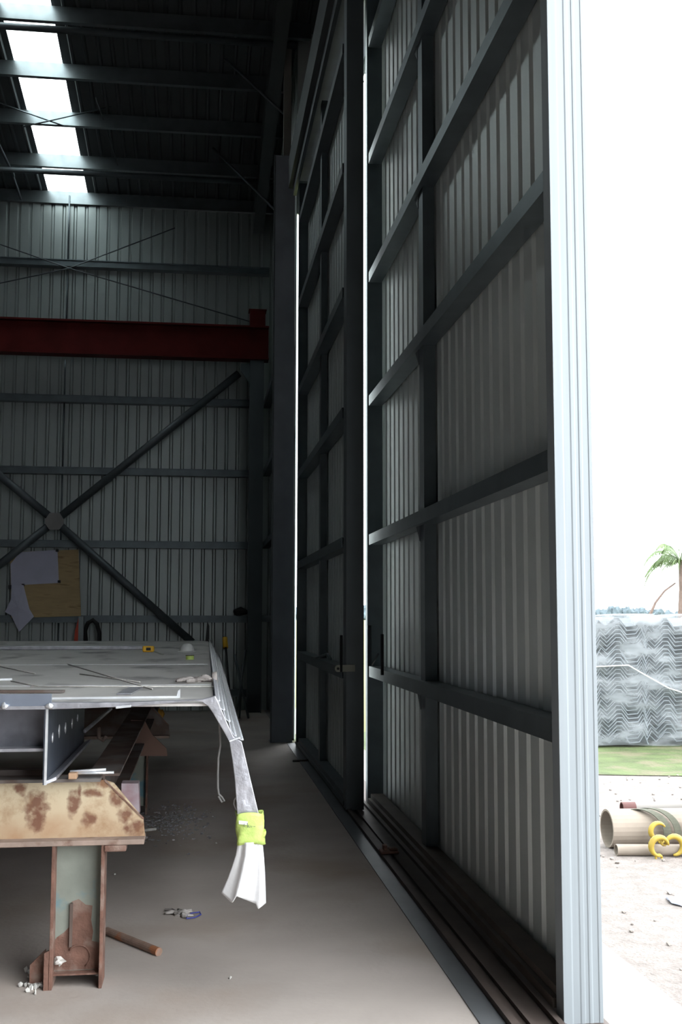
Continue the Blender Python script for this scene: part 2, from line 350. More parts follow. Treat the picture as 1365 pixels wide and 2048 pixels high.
# ------------------------------------------------------------------ red crane beam and its post
def ibeam(mb, a, b, H, B, tf=.03, tw=.02, up=(0, 0, 1)):
    a = Vector(a); b = Vector(b); u = Vector(up)
    mb.beam(a+u*(H/2-tf/2), b+u*(H/2-tf/2), B, tf, up); mb.beam(a-u*(H/2-tf/2), b-u*(H/2-tf/2), B, tf, up); mb.beam(a, b, tw, H-2*tf, up)
    return mb
zt, zb = 6.50, 5.92
rb = ibeam(MB(), (-14, 18.45, (zt+zb)/2), (1.12, 18.45, (zt+zb)/2), zt-zb, .26).build('crane_beam', redox)
tag(rb, 'dark red steel beam running across the back wall above the girts', 'steel beam')
p0 = at(500, 653, 'Y', 18.42); p1 = at(531, 621, 'Y', 18.42)
tag(MB().box((p0.x, 18.35, zt+.001), (p1.x, 18.55, zt+.29)).box((p0.x-.02, 18.33, zt+.27), (p1.x+.02, 18.57, zt+.29)).build('stub_bracket', redox), 'short dark red stub standing on the right end of the red beam', 'bracket')
po = empty('crane_post', (.92, 18.5, 0), label='grey steel post holding up the right end of the red beam', cat='steel post')
ibeam(MB(), (.925, 18.48, 0), (.925, 18.48, zb-.003), .235, .20, .014, .010, (1, 0, 0)).build('post_shaft', mat('grey_post_paint', (.085, .10, .11), .5, .2, .1, 2), po)
MB().box((.807, 18.375, 0.3), (1.043, 18.381, zb-.01)).build('face_plate', mat('grey_post_face', (.095, .112, .122), .5, .2, .1, 2), po)
bk = [at(*p, 'Y', 18.4) for p in ((482, 727), (482, 742), (490, 752), (500, 768), (500, 727))]
MB().prism(bk, (0, .03, 0)).build('knee_plate', galv, po)

# ------------------------------------------------------------------ gable column and header, rafter
gc = empty('gable_column', (1.07, 14.3, 0), label='tall dark column beside the far end of the sliding doors', cat='column')
cy = 14.12
MB().box((.935, cy, .012), (1.195, cy+.012, 7.7)).box((.935, cy+.012, .012), (.947, cy+.28, 7.7)).box((1.183, cy+.012, .012), (1.195, cy+.28, 7.7)).build('column_shaft', coldark, gc)
MB().box((.918, cy-.01, .0), (1.20, cy+.30, .012)).build('base_plate', coldark, gc)
MB().box((.915, cy-.012, .012), (.935, cy+.02, 7.7)).build('edge_flange', galvdark, gc)
zc = 7.7
MB().box((1.045, 14.2, 7.7), (1.145, 14.3, roofz(14.2)-.3)).build('top_stub', mat('pale_stub', (.20, .19, .17), .7), gc)
rfm = MB()
def rseg(ya, yb, x, top, H, B):
    return ((x, ya, roofz(ya)-top-H/2), (x, yb, roofz(yb)-top-H/2))
a, b = rseg(18.9, 4.5, .95, .25, .4, .18); ibeam(rfm, a, b, .4, .18, .014, .01)
a, b = rseg(4.5, -9.4, .95, .25, .4, .18); ibeam(rfm, a, b, .4, .18, .014, .01)
tag(rfm.build('gable_rafter', roofm), 'dark steel gable rafter under the roof above the sliding doors', 'rafter')
hd = empty('door_header', (1.3, 4, 7.2), label='dark steel header beam with rails over the sliding doors', cat='header beam')
MB().box((1.10, -6, 7.22), (1.18, 14.05, 7.62)).build('header_girder', roofm, hd)
MB().box((1.18, -6, 7.335), (1.62, 14.05, 7.36)).build('soffit_plate', coldark, hd)
MB().box((1.16, -6, 7.10), (1.20, 13.98, 7.22)).box((1.38, -6, 7.14), (1.41, 13.98, 7.22)).build('guide_rail', galvdark, hd)
for k in range(4):
    z = 7.95+k*.62
    q = MB().box((1.50, -6 if k < 3 else 0, z), (1.60, 14.0 if k < 3 else 10.5, z+.1))
    q.build('gable_girt', galvdark, hd)
MB().box((1.38, 13.42, 0), (1.65, 14.34, 7.3)).build('slit_light_block', galvdark, hd)  # unseen box added to block daylight entering through the slit
MB().box((1.38, 9.45, 7.08), (1.41, 14.3, 7.335)).build('light_leak_strip', galvdark, hd)  # strip added to stop daylight leaking in above the far leaf
struct(MB().box((1.24, 14.36, 7.0), (1.66, 14.40, 10.2)).build('wall_gable_return', clad))
# small girt ends and brackets seen in the gap between post and column
for z, k in ((5.2, 0), (4.0, 1), (2.75, 2), (1.5, 3)):
    b = MB(); cee(b, (1.07, 14.45, z), (0, 4.5, 0), (.12, 0, 0), (0, 0, .10), .004, .02)
    tag(b.build('side_girt', galvdark), 'dark side wall girt end in the gap behind the tall column, %s' % ('topmost', 'second from the top', 'second from the bottom', 'lowest')[k], 'wall girt', 'girts of the side wall')

# ------------------------------------------------------------------ sliding doors
def drop_bolt(par, x, y, z0, z1, r=.010):
    MB().tube([(x, y, z0), (x, y, z1)], r, 8).build('drop_bolt', black, par, smooth=True)
def leaf(name, label, xi, xo, y0, y1, mid, nearpost=True):
    d = empty(name, (xi, (y0+y1)/2, 0), label=label, cat='sliding door'); struct(d)
    del d['category']; 
    ht = 7.32 if name == 'door_2' else 7.16
    # end stiles
    MB().box((xi, y1-.10, .02), (xo, y1, ht)).build('stile', galv, d)
    # middle stile
    b = MB(); b.box((xi+.035, mid-.07, .12), (xo-.045, mid+.07, ht)); b.build('stile', galv, d)
    # cladding on the outside
    q = MB(); sheet(q, (xo-.03, y0+.02, .06), (0, 1, 0), y1-y0-.04, (0, 0, ht-.08), (1, 0, 0), .2, .024, .05)
    q.build('cladding', clad, d)
    return d, ht
# near leaf (outer track)
dB, htB = leaf('door_2', 'near leaf of the tall ribbed galvanised sliding door', 1.44, 1.60, 4.335, 9.50, 7.2)
# near end stile: folded channel with lips, seen end on in full daylight
s = MB()
prof = [(1.440, .0), (1.440, .09), (1.602, .09), (1.602, .0), (1.588, .0), (1.584, .0022), (1.562, .0022), (1.557, .0), (1.548, .0), (1.543, .0022), (1.532, .0022), (1.527, .0), (1.514, .0), (1.508, .0022), (1.482, .0022), (1.475, 0)]
s.prism([(x, 4.325+y, -.003) for x, y in prof], (0, 0, htB))
s.build('end_stile', galvpost, dB, bevel=.0015)
for z, t in ((1.13, 0), (2.25, 0), (3.46, 0), (4.56, 0), (5.64, 0), (6.72, 0)):
    b = MB(); cee(b, (1.442, 4.42, z-.045), (0, 4.90, 0), (.115, 0, 0), (0, 0, .09), .004, .02)
    b.build('cross_rail', galv, dB)
    MB().prism([(1.47, 7.27, z-.045), (1.47, 7.38, z-.045), (1.47, 7.27, z-.15)], (.04, 0, 0)).build('knee_plate', galvdark, dB)
MB().box((1.43, 4.43, .035), (1.60, 9.32, .075)).box((1.455, 4.43, .075), (1.56, 9.32, .11)).build('bottom_rail', mat('dirty_bottom_rail', (.095, .074, .062), .75, .1, .2, 5), dB)
drop_bolt(dB, 1.395, at(765, 1330, 'X', 1.395).y, 1.15, 1.46, .012)
p = at(741, 1290, 'X', 1.43)
MB().tube([(1.425, p.y, 1.18), (1.425, p.y, 1.52)], .016, 8).build('bolt_sleeve', galvdark, dB, smooth=True)
a = at(745, 1330, 'X', 1.40); MB().tube([a, at(757, 1308, 'X', 1.40)], .007, 6).build('bolt_lever', galvdark, dB, smooth=True)
# far leaf (inner track)
dA, htA = leaf('door_1', 'far leaf of the tall ribbed galvanised sliding door', 1.215, 1.36, 9.08, 13.80, 11.45)
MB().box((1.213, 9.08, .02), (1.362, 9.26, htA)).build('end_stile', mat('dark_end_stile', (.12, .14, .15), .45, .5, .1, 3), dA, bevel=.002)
for z in (1.12, 2.22, 3.34, 4.40, 5.52, 6.62):
    b = MB(); cee(b, (1.200, 9.27, z-.045), (0, 4.27, 0), (.12, 0, 0), (0, 0, .09), .004, .02); b.build('cross_rail', galvdark if z > 5 else galv, dA)
MB().box((1.205, 9.2, .035), (1.355, 13.5, .075)).box((1.22, 9.2, .075), (1.345, 13.5, .12)).build('bottom_rail', galvdark, dA)
drop_bolt(dA, 1.17, at(683, 1300, 'X', 1.17).y, 1.14, 1.44, .012)
# pale latch bar with an eye
y0 = 9.078
a0 = at(675, 1337, 'Y', y0); a1 = at(710, 1336, 'Y', y0)
lb = MB()
import math as _m
ring = [(a0.x+.022*_m.cos(t), a0.z+.028*_m.sin(t)) for t in [(_m.pi/2)+k*_m.pi/10 for k in range(11)]]
lb.prism([(x, y0-.02, z) for x, z in ring]+[(a1.x, y0-.02, a1.z-.028), (a1.x, y0-.02, a1.z+.028)], (0, .014, 0))
la = lb.build('latch_bar', cream, dA)
MB().tube([(a0.x+.004, y0-.0205, a0.z), (a0.x+.004, y0-.024, a0.z)], .011, 14).build('latch_eye', black, la)
a0 = at(632, 1316, 'X', 1.17); MB().tube([a0, at(655, 1308, 'X', 1.15), at(662, 1318, 'X', 1.15)], .012, 6).build('bolt_lever', galv, dA, smooth=True)
# rod lying on the floor by the far leaf and lump on the track
tag(MB().tube([at(586, 1522, 'Z', .012), at(624, 1521, 'Z', .012)], .012, 8).build('steel_rod', rustdark, smooth=True), 'short dark rod on the floor beside the far door leaf', 'rod')
ft = MB(); pp = at(772, 1706, 'Z', .03)
ft.box((1.215, pp.y-.06, .031), (1.335, pp.y+.05, .05)); ft.box((1.235, pp.y-.03, .05), (1.262, pp.y+.03, .085)); ft.box((1.275, pp.y-.04, .05), (1.33, pp.y+.03, .065))
tag(ft.build('track_stop', rust, bevel=.006), 'rusty stop clamp sitting on the floor track of the near door', 'track stop')

# ================================================================== WORKPIECE
YN = 4.85
DS = .0095
def deckz(y): return 1.222+(y-YN)*DS
def atdeck(x, y, up=0.):
    d = _r*((x-682.5)/FPX) - _u*((y-1024)/FPX) + _f
    t = (1.222-YN*DS+up-EYE)/(d.z-DS*d.y); return d*t+Vector((0, 0, EYE))
wp = empty('metal_deck_frame', (-1, 8, .9), label='long grey metal deck panel with a down-curved end arm resting on rusty trestles', cat='metal workpiece')
YF = 13.2
# deck plate
dk = MB()
dk.prism([(-3.2, YN, deckz(YN)-.012), (.07, YN, deckz(YN)-.012), (.115, YF, deckz(YF)-.012), (-3.2, YF, deckz(YF)-.012)], (0, 0, .012))
dk.build('deck_plate', plate, wp)
# joints across the deck
for y_, nm in ((5.95, 0), (8.0, 1)):
    MB().box((-3.1, y_, deckz(y_)-.002), (.07, y_+.008, deckz(y_)+.0025)).build('weld_seam', aluw, wp)
# side plate: slopes down and outwards along the right edge, with ridges
prof = [(q_.x-.072, q_.z-deckz(YN)) for q_ in [at(x, y, 'Y', YN+.01) for x, y in ((431, 1396), (437, 1402), (441, 1416), (447, 1420), (452, 1438), (458, 1443), (463, 1462), (470, 1472), (484, 1480))]]
sp = MB()
nseg = 12
rows = []
for i in range(nseg+1):
    t = i/nseg; y_ = YN+.01+(YF-YN-.02)*t; xb = .072+.045*t
    rows.append([sp.bm.verts.new((xb+a, y_, deckz(y_)+b)) for a, b in prof])
for r0, r1 in zip(rows, rows[1:]):
    for k in range(len(prof)-1): sp.bm.faces.new((r0[k], r0[k+1], r1[k+1], r1[k]))
sp.build('side_plate', mat('ribbed_side_aluminium', (.50, .51, .54), .35, .4, .15, 8), wp, solid=.004)
for k in (1, 3, 5, 7, 8):
    a, b = prof[k]
    MB().tube([(.072+a+.004, YN+.02, deckz(YN)+b), (.117+a+.004, YF-.02, deckz(YF)+b)], .005, 6).build('ridge', aluw, wp, smooth=True)
# end rib: fascia that tapers, curves down and becomes the arm
ptsT = [(98, 1405), (250, 1405), (405, 1399), (431, 1392), (438, 1406), (452, 1440), (468, 1474), (484, 1484), (488, 1500), (501, 1556), (519, 1632)]
ptsB = [(475, 1632), (470, 1560), (465, 1520), (459, 1484), (450, 1467), (437, 1445), (426, 1426), (416, 1412), (404, 1404), (390, 1402), (270, 1413), (160, 1417), (98, 1419)]
er = MB().prism([at(x, y, 'Y', YN-.03) for x, y in ptsT+ptsB], (0, .045, 0)).build('end_rib', alu, wp, bevel=.003)
# welded splice on the arm
a = at(459, 1482, 'Y', YN-.035); b = at(481, 1474, 'Y', YN-.035)
MB().beam(a, b, .006, .03, (0, 1, 0)).build('splice_weld', aluw, wp)
MB().beam(at(232, 1415, 'Y', YN-.035), at(262, 1412, 'Y', YN-.035), .012, .009).build('edge_tab', aluw, wp)
# longitudinal channel under the left part
cx = -.635
MB().prism([(cx, 4.84, 1.208), (cx, 4.84, .888), (cx, 6.45, .872), (cx, 6.45, 1.222)], (-.008, 0, 0)).build('channel_side', blueplate, wp)
MB().box((cx-.002, 4.835, .888), (cx+.008, 4.845, 1.208)).build('channel_edge', aluw, wp)
MB().prism([(cx, 4.84, .888), (cx+.045, 4.86, .905), (cx+.045, 6.40, .895), (cx, 6.45, .872)], (0, 0, .014)).build('channel_flange', alu, wp)
for k, (x, y, h) in enumerate(((105, 1475, 20), (118, 1462, 27), (131, 1456, 22), (144, 1447, 20), (155, 1436, 14))):  # row of pale raised oblongs on the channel side
    p = at(x, y, 'X', cx+.002); hh = h/2200*p.y*.5
    MB().blob((cx+.003, p.y, p.z), (.004, .022, hh), k, .1, 2).build('pale_oblong', aluw, wp, smooth=True)
# transverse web and face plate to the left of the channel
wx = at(92, 1450, 'Y', 4.98).x
MB().box((-3.0, 4.98, at(50, 1500, 'Y', 4.98).z), (cx-.009, 4.99, 1.208)).build('cross_web', darkplate, wp)
MB().box((-3.0, 4.89, at(50, 1503, 'Y', 4.9).z), (cx-.009, 4.98, at(50, 1497, 'Y', 4.9).z)).build('web_flange', alu, wp)
fz1 = at(50, 1388, 'Y', 4.80).z; fz0 = at(50, 1416, 'Y', 4.80).z
MB().box((-3.0, 4.80, fz0), (at(103, 1400, 'Y', 4.8).x, 4.812, fz1)).build('face_plate', mat('bluish_plate', (.30, .34, .42), .35, .7, .15, 5), wp)
MB().box((-3.0, 4.793, fz0-.006), (at(96, 1400, 'Y', 4.8).x, 4.82, fz0+.008)).build('lower_lip', alu, wp)
for x, y in ((9, 1413), (99, 1412)):
    p = at(x, y, 'Y', 4.785); MB().blob(p, (.016, .01, .014), x, .4, 2).build('weld_lump', aluw, wp, smooth=True)
# second underside stringer further right, and its hanger hook
sA = MB(); xs = at(215, 1440, 'Y', 6.3).x
sA.prism([(-.50, 6.3, 1.10), (-.36, 6.3, 1.10), (-.33, 6.3, 1.21), (-.50, 6.3, 1.21)], (0, 6.2, 0)); sA.build('stringer', rustdark, wp)
MB().tube([at(170, 1462, 'Y', 6.25), at(222, 1418, 'Y', 8.0)], .012, 6).build('stringer_lip', alu, wp, smooth=True)
hk = at(198, 1470, 'Y', 6.3)
MB().tube([at(197, 1455, 'Y', 6.3), at(198, 1475, 'Y', 6.3), at(206, 1481, 'Y', 6.3), at(213, 1472, 'Y', 6.3)], .012, 8).build('hanger_hook', rustdark, wp, smooth=True)
# stiffener across the far end of the deck
za = atdeck(0, 1300)
MB().box((-3.1, za.y, deckz(za.y)+.0), (atdeck(285, 1300).x, za.y+.10, deckz(za.y)+.035)).build('stiffener', alu, wp, bevel=.008)

# loose strips lying on the deck
def strip(name, pts, w, h, m, label, cat, **k):
    b = MB()
    for p, q in zip(pts, pts[1:]): b.beam(p+Vector((0, 0, h/2+.002)), q+Vector((0, 0, h/2+.002)), w, h)
    return tag(b.build(name, m, bevel=.001), label, cat, **k)
p, q = atdeck(104, 1399), atdeck(358, 1396)
ang = MB().beam(p+Vector((0, .0, .004)), q+Vector((0, 0, .004)), .04, .004); ang.beam(p+Vector((0, -.02, .006)), q+Vector((0, -.02, .006)), .004, .010)
ang.prism([q+Vector((-.012, -.02, .002)), q+Vector((.006, -.02, .002)), q+Vector((.006, -.02, .042)), q+Vector((-.004, -.02, .034))], (0, .03, 0))
tag(ang.build('aluminium_angle', aluw), 'long bright aluminium strip with an upturned end along the near deck edge', 'metal strip')
strip('rusty_flat_bar', [atdeck(-40, 1386), atdeck(128, 1386)], .05, .012, rustdark, 'dark brown flat bar lying on the deck at the left edge', 'metal bar')
strip('offcut_strip', [atdeck(-20, 1363), atdeck(22, 1361)], .03, .012, aluw, 'short bright white strip on the deck at the left edge of the photo', 'metal strip')
strip('offcut_plate', [atdeck(248, 1390), atdeck(272, 1377)], .07, .006, alu, 'small pale offcut plate lying beside the bright aluminium strip', 'metal offcut')
rodpts = (((22, 1362), (80, 1373)), ((60, 1373), (430, 1373)), ((135, 1328), (305, 1378)), ((0, 1333), (70, 1347)), ((160, 1348), (280, 1364)))
nm = ('thin pale rod angled off the left edge of the deck', 'long thin rod lying across the deck behind the aluminium strip', 'long thin rod lying diagonally across the middle of the deck', 'short pale rod on the left of the deck behind the white strip', 'thin pale rod on the middle of the deck, crossing the diagonal rod')
for (a, b), l in zip(rodpts, nm):
    tag(MB().tube([atdeck(*a, .004), atdeck(*b, .004)], .0035, 6).build('thin_rod', whitedeb, smooth=True), l, 'thin rod', 'thin rods on the deck')
# glove
p = atdeck(392, 1360, .01); q = atdeck(440, 1359, .01)
gl = MB(); gl.blob(p, (.055, .05, .018), 3, .3, 3); gl.blob(p+Vector((.055, .0, .005)), (.045, .045, .02), 5, .3, 3)
for k in range(4):
    y_ = p.y-.06+k*.038
    gl.tube([p+Vector((-.02, (k-1.5)*.02, 0)), p+Vector((-.07, (k-1.5)*.028, .004)), p+Vector((-.105-.008*(k % 2), (k-1.5)*.034, -.002))], [.014, .012, .009], 8)
gl.tube([p+Vector((.0, -.04, .0)), p+Vector((-.03, -.085, .002)), p+Vector((-.05, -.10, 0))], [.015, .013, .009], 8)
gl.tube([p+Vector((.09, 0, .004)), p+Vector((.118, 0, .006))], [.038, .042], 12)
tag(gl.build('work_glove', glovem, smooth=True), 'dirty grey work glove lying on the right corner of the deck', 'glove')
# tape measure
p = atdeck(297, 1304)
tm = empty('tape_measure', p, label='small yellow tape measure on the deck beside the end of the stiffener', cat='tape measure')
MB().box((p.x-.052, p.y-.03, p.z), (p.x+.052, p.y+.03, p.z+.055)).build('case', yellow, tm, bevel=.012)
MB().box((p.x-.02, p.y-.032, p.z+.015), (p.x+.022, p.y-.028, p.z+.04)).build('badge', black, tm)
MB().beam(Vector((p.x+.052, p.y, p.z+.006)), atdeck(326, 1309, .004), .02, .003).build('blade', cream, tm)
# white cap
p = atdeck(374, 1304)
hh = empty('hard_hat', p, label='white domed hard hat standing on the far right of the deck', cat='hard hat')
hb = MB(); hb.grid(lambda a, b: p+Vector((.066*math.cos(a*6.2832)*math.cos(b*1.5708)**.8 if b < 1 else 0, .075*math.sin(a*6.2832)*math.cos(b*1.5708)**.8 if b < 1 else 0, .008+.07*math.sin(b*1.5708))), 24, 8)
hb.build('shell', white, hh, smooth=True)
MB().grid(lambda a, b: p+Vector(((.062+.022*b)*math.cos(a*6.2832), (.072+.022*b)*math.sin(a*6.2832), .011-.008*b)), 24, 2).build('brim', white, hh, smooth=True, solid=.003)
# green roll
p = atdeck(380, 1319)
gr = empty('tape_roll', p, label='small lime green roll of tape just in front of the white hard hat', cat='tape roll')
MB().tube([p, p+Vector((0, 0, .03))], .032, 20).build('roll_body', neon, gr, smooth=False)
MB().tube([p+Vector((0, 0, .03)), p+Vector((0, 0, .034))], .034, 20).build('roll_rim', black, gr)

# lime tape wrap, rag, rope on the arm
c0 = at(499, 1624, 'Y', YN-.01); c1 = at(502, 1686, 'Y', YN-.01)
def wrap(a, b):
    t = a*6.2832; cc = c0.lerp(c1, b); k = 1+.10*math.sin(5*t+b*9)*.6
    rx = .058*k; ry = .036*k
    return cc+Vector((rx*math.copysign(abs(math.cos(t))**.6, math.cos(t)), ry*math.copysign(abs(math.sin(t))**.6, math.sin(t)), .004*math.sin(3*t)))
tw = empty('tape_wrap', c0, label='lime green tape wound round the lower end of the bright arm', cat='tape')
MB().grid(wrap, 40, 8).build('wound_tape', neon, tw, smooth=True, solid=.003)
MB().grid(lambda a, b: at(478+a*18, 1641+b*7+2*a, 'Y', YN-.054), 3, 2).build('bare_patch', cloth, tw, solid=.002)
ink = MB()
for ln in (((489, 1647), (489, 1654)), ((495, 1646), (496, 1655)), ((499, 1650), (496, 1652), (500, 1655)), ((502, 1651), (503, 1655), (505, 1652)), ((507, 1653), (511, 1653))):
    ink.tube([at(x, y, 'Y', YN-.0555) for x, y in ln], .0012, 5)
ink.build('pen_marks', inkm, tw)
MB().grid(lambda a, b: at(526+a*5+2*math.sin(b*7), 1658+b*30, 'Y', YN-.02+.01*math.sin(b*9)), 3, 6).build('loose_tail', neon, tw, solid=.002)
L_ = [(476, 1686), (472, 1710), (464, 1735), (455, 1760), (443, 1788)]; R_ = [(525, 1684), (528, 1715), (530, 1745), (531, 1770), (532, 1798)]
def lerpl(P, t):
    t *= len(P)-1; i = min(int(t), len(P)-2); f = t-i; return (P[i][0]*(1-f)+P[i+1][0]*f, P[i][1]*(1-f)+P[i+1][1]*f)
hem = [(0, 1788), (.24, 1806), (.34, 1791), (.78, 1802), (.82, 1813), (1, 1798)]
def hemy(a):
    for (u0, h0), (u1, h1) in zip(hem, hem[1:]):
        if a <= u1: return h0+(h1-h0)*(a-u0)/(u1-u0)
    return 1798
def rag(a, b):
    l = lerpl(L_, b); r = lerpl(R_, b); x = l[0]+(r[0]-l[0])*a; y = l[1]+(r[1]-l[1])*a
    y += (hemy(a)-1790)*b**3
    return at(x, y, 'Y', YN-.02-.03*math.sin(a*3.1416)+(.003+.013*b)*math.sin(a*11+1.2*b)+.003*math.sin(a*23+3))
tag(MB().grid(rag, 36, 24).build('rag', cloth, smooth=True, solid=.003), 'white cloth rag hanging from the taped end of the arm', 'rag')
rp = [at(x, y, 'Y', YN+.12) for x, y in ((439, 1446), (440, 1465), (441, 1490), (437, 1515), (436, 1545), (436, 1575), (438, 1588), (444, 1594), (449, 1602), (444, 1604), (437, 1592))]
tag(MB().tube(rp, .0045, 8).build('cord', mat('dirty_cord', (.26, .25, .25), .9)), 'thin grey cord hanging from the underside of the deck beside the arm', 'cord')
rp = [at(x, y, 'Y', YN+.02) for x, y in ((474, 1593), (469, 1600), (468, 1608), (471, 1616), (475, 1622))]
tag(MB().tube(rp, .003, 6).build('cord_loop', cloth), 'small pale loop of cord showing behind the arm above the lime tape', 'cord')

# ================================================================== TRESTLES
def trestle(Y, label, detailed=True):
    t = empty('trestle', (-.9, Y+.08, 0), label=label, cat='trestle')
    zt, zb = .872, .603
    web = [(-2.4, zt), (-.405, zt), (-.365, .858), (-.232, .70), (-.224, zb+.02), (-2.4, zb+.02)]
    MB().prism([(x, Y+.07, z) for x, z in web], (0, .012, 0)).build('beam_web', rpaint if detailed else rustdark, t)
    MB().box((-2.4, Y-.005, zb), (-.224, Y+.155, zb+.022)).build('bottom_flange', mat('tan_rusty_flange', (.27, .20, .165), .85, 0, .25, 12, second=(.17, .10, .075), sscale=10, sthr=(.55, .65)), t, bevel=.003)
    MB().box((-2.4, Y+.015, zt), (-.42, Y+.155, zt+.014)).build('top_flange', rustdark, t)
    b = MB(); b.beam(Vector((-.405, Y+.076, zt)), Vector((-.232, Y+.076, .70)), .02, .006, (0, 0, 1)); b.build('cut_edge', rust, t)
    for lx in (-.506, -1.95):
        g = empty('leg', (lx, Y+.08, 0)); g.parent = t; g.matrix_parent_inverse = t.matrix_world.inverted()
        MB().box((lx-.098, Y+.075, .055), (lx+.098, Y+.085, zb)).build('web_panel', tealp, g)
        MB().box((lx-.112, Y, .0), (lx-.098, Y+.155, zb)).build('flange', rust, g, bevel=.002)
        MB().box((lx+.098, Y-.0, .0), (lx+.112, Y+.155, zb)).build('flange', rust, g, bevel=.002)
        if detailed:
            r = MB()
            pts = [(-.097, .06), (.097, .06), (.097, .17), (.06, .18), (.065, .22), (.055, .27), (.06, .33), (.03, .335), (.0, .36), (-.03, .35), (-.03, .25), (-.06, .22), (-.09, .20), (-.097, .19)]
            r.prism([(lx+x, Y+.0735, z) for x, z in pts], (0, .002, 0)); r.build('rust_patch', rust, g)
            MB().box((lx-.036, Y+.06, .16), (lx-.024, Y+.0735, .345)).build('welded_rib', rustdark, g)
            ring = [(lx+.005+.05*math.cos(k*math.pi/10), Y+.07, .115+.05*math.sin(k*math.pi/10)) for k in range(-3, 9)]
            MB().tube(ring, .004, 6).build('half_ring', rust, g, smooth=True)
            MB().box((lx-.098, Y+.03, .05), (lx+.098, Y+.075, .058)).build('sole', rust, g)
            MB().blob((lx-.075, Y+.055, .105), (.02, .015, .018), 2, .5, 2).build('mortar_lump', whitedeb, g)
    # foot gusset on the left flange
    if detailed:
        lx = -.506
        MB().prism([(lx-.113, Y, .0), (lx-.133, Y, .0), (lx-.133, Y, .155), (lx-.113, Y, .165)], (0, .018, 0)).build('foot_plate', rust, t)
        MB().prism([(lx-.134, Y+.06, .0), (lx-.134, Y+.06, .155), (lx-.20, Y+.06, .09), (lx-.20, Y+.06, .0)], (0, .012, 0)).build('foot_gusset', rust, t)
        MB().box((-.395, Y-.01, .575), (-.30, Y+.06, .602)).build('packing_cleat', rust, t, bevel=.006)
    return t
trestle(5.0, 'rusty trestle with blotched cream beam and teal leg in front under the deck')
trestle(9.2, 'dark trestle further back under the deck', False)
# longitudinal brown beams lying between trestles
b = ibeam(MB(), (-.42, 5.22, .80), (-.42, 12.0, .84), .16, .14, .012, .010)
tag(b.build('support_beam', rustdark), 'dirty brown beam running back under the deck from the front trestle', 'steel beam')
g = MB(); gp = [at(x, y, 'Y', 7.6) for x, y in ((262, 1440), (290, 1442), (305, 1470), (333, 1497), (335, 1512), (280, 1512), (250, 1500))]
g.prism(gp, (0, .03, 0)); tag(g.build('gusset_bracket', mat('rust_bracket', (.13, .075, .058), .8)), 'rusty pointed bracket plate under the middle of the deck', 'bracket')
g = MB(); y_ = 5.32
gp = [at(x, y, 'Y', y_) for x, y in ((243, 1567), (277, 1567), (279, 1628), (262, 1640), (243, 1600))]
g.prism(gp, (0, .10, 0)); g.bm.normal_update()
tag(g.build('steel_offcut', mat('pale_primed_steel', (.36, .30, .33), .6, .1, .2, 6, second=(.25, .09, .10), sscale=5, sthr=(.5, .7))), 'pale pinkish steel offcut behind the cut end of the cream beam', 'steel offcut')
for (a, b_), l in ((((150, 1547), (228, 1545)), 'lower bright metal rod sticking out above the front trestle beam'), (((140, 1543), (212, 1539)), 'upper bright metal rod sticking out above the front trestle beam')):
    tag(MB().tube([at(*a, 'Y', 5.04), at(*b_, 'Y', 5.04)], .006, 8).build('metal_rod', aluw, smooth=True), l, 'metal rod')
p = at(149, 1542, 'Y', 5.03)
tag(MB().box((p.x-.022, p.y-.04, .888), (p.x+.014, p.y+.03, .915)).build('timber_block', mat('timber', (.38, .24, .15), .8), bevel=.004), 'small tan timber block under the two bright rods', 'timber block')
# shelf bar seen between web and trestle beam
z1 = at(50, 1540, 'Y', 5.25).z
tag(MB().box((-3, 5.25, z1-.035), (cx-.02, 5.33, z1)).build('timber_bearer', mat('grey_bearer', (.20, .17, .16), .8)), 'grey bearer lying just above the front trestle beam at left', 'bearer')
tag(MB().box((-3, 6.2, .87), (cx-.02, 6.4, .97)).build('steel_bearer', darkplate), 'dark bearer deep under the left of the deck', 'bearer')
# hose / chain in yellow under the deck, far
for k, (pts, l) in enumerate(((((296, 1416), (306, 1422), (318, 1420), (322, 1430)), 'left'), (((312, 1440), (322, 1436), (326, 1428), (322, 1420)), 'right'))):
    tag(MB().tube([at(x, y, 'Y', 11.0) for x, y in pts], .02, 8).build('sling_hook', mat('dim_yellow', (.40, .20, .02), .5), smooth=True), 'dim yellow lifting hook in the shade under the far deck, the %s one' % l, 'lifting hook')

# ================================================================== FLOOR LITTER
a = at(214, 1862, 'Z', .018); b = at(318, 1904, 'Z', .018)
rt = MB().tube([a, b], .020, 14); 
tag(rt.build('rusty_tube', mat('rusty_tube', (.24, .16, .125), .7, .1, .3, 14, second=(.33, .13, .06), sscale=9, sthr=(.55, .62)), smooth=False), 'short rusty tube lying on the floor right of the trestle leg', 'tube')
ds = MB(); random.seed(3)
cpt = at(335, 1642, 'Z', 0)
for k in range(420):
    r = random.gauss(0, .14); s_ = random.gauss(0, .35)
    x = cpt.x+.03+r*1.0; y_ = cpt.y+s_; h = random.uniform(.003, .008)
    ds.blob((x, y_, h*.7), (random.uniform(.004, .016), random.uniform(.004, .018), h), k, .4, 1)
tag(ds.build('swarf_heap', debrism), 'low heap of grey metal swarf on the floor behind the trestle', 'swarf', kind='stuff')
fs = MB()
for k in range(70):
    p = at(70+random.gauss(0, 9), 1962+random.gauss(0, 9), 'Z', 0)
    fs.blob((p.x, p.y, .008), (random.uniform(.005, .014), random.uniform(.006, .016), .012), k, .5, 1)
tag(fs.build('mortar_crumbs', whitedeb), 'pile of white mortar crumbs at the foot of the front trestle leg', 'crumbs', kind='stuff')
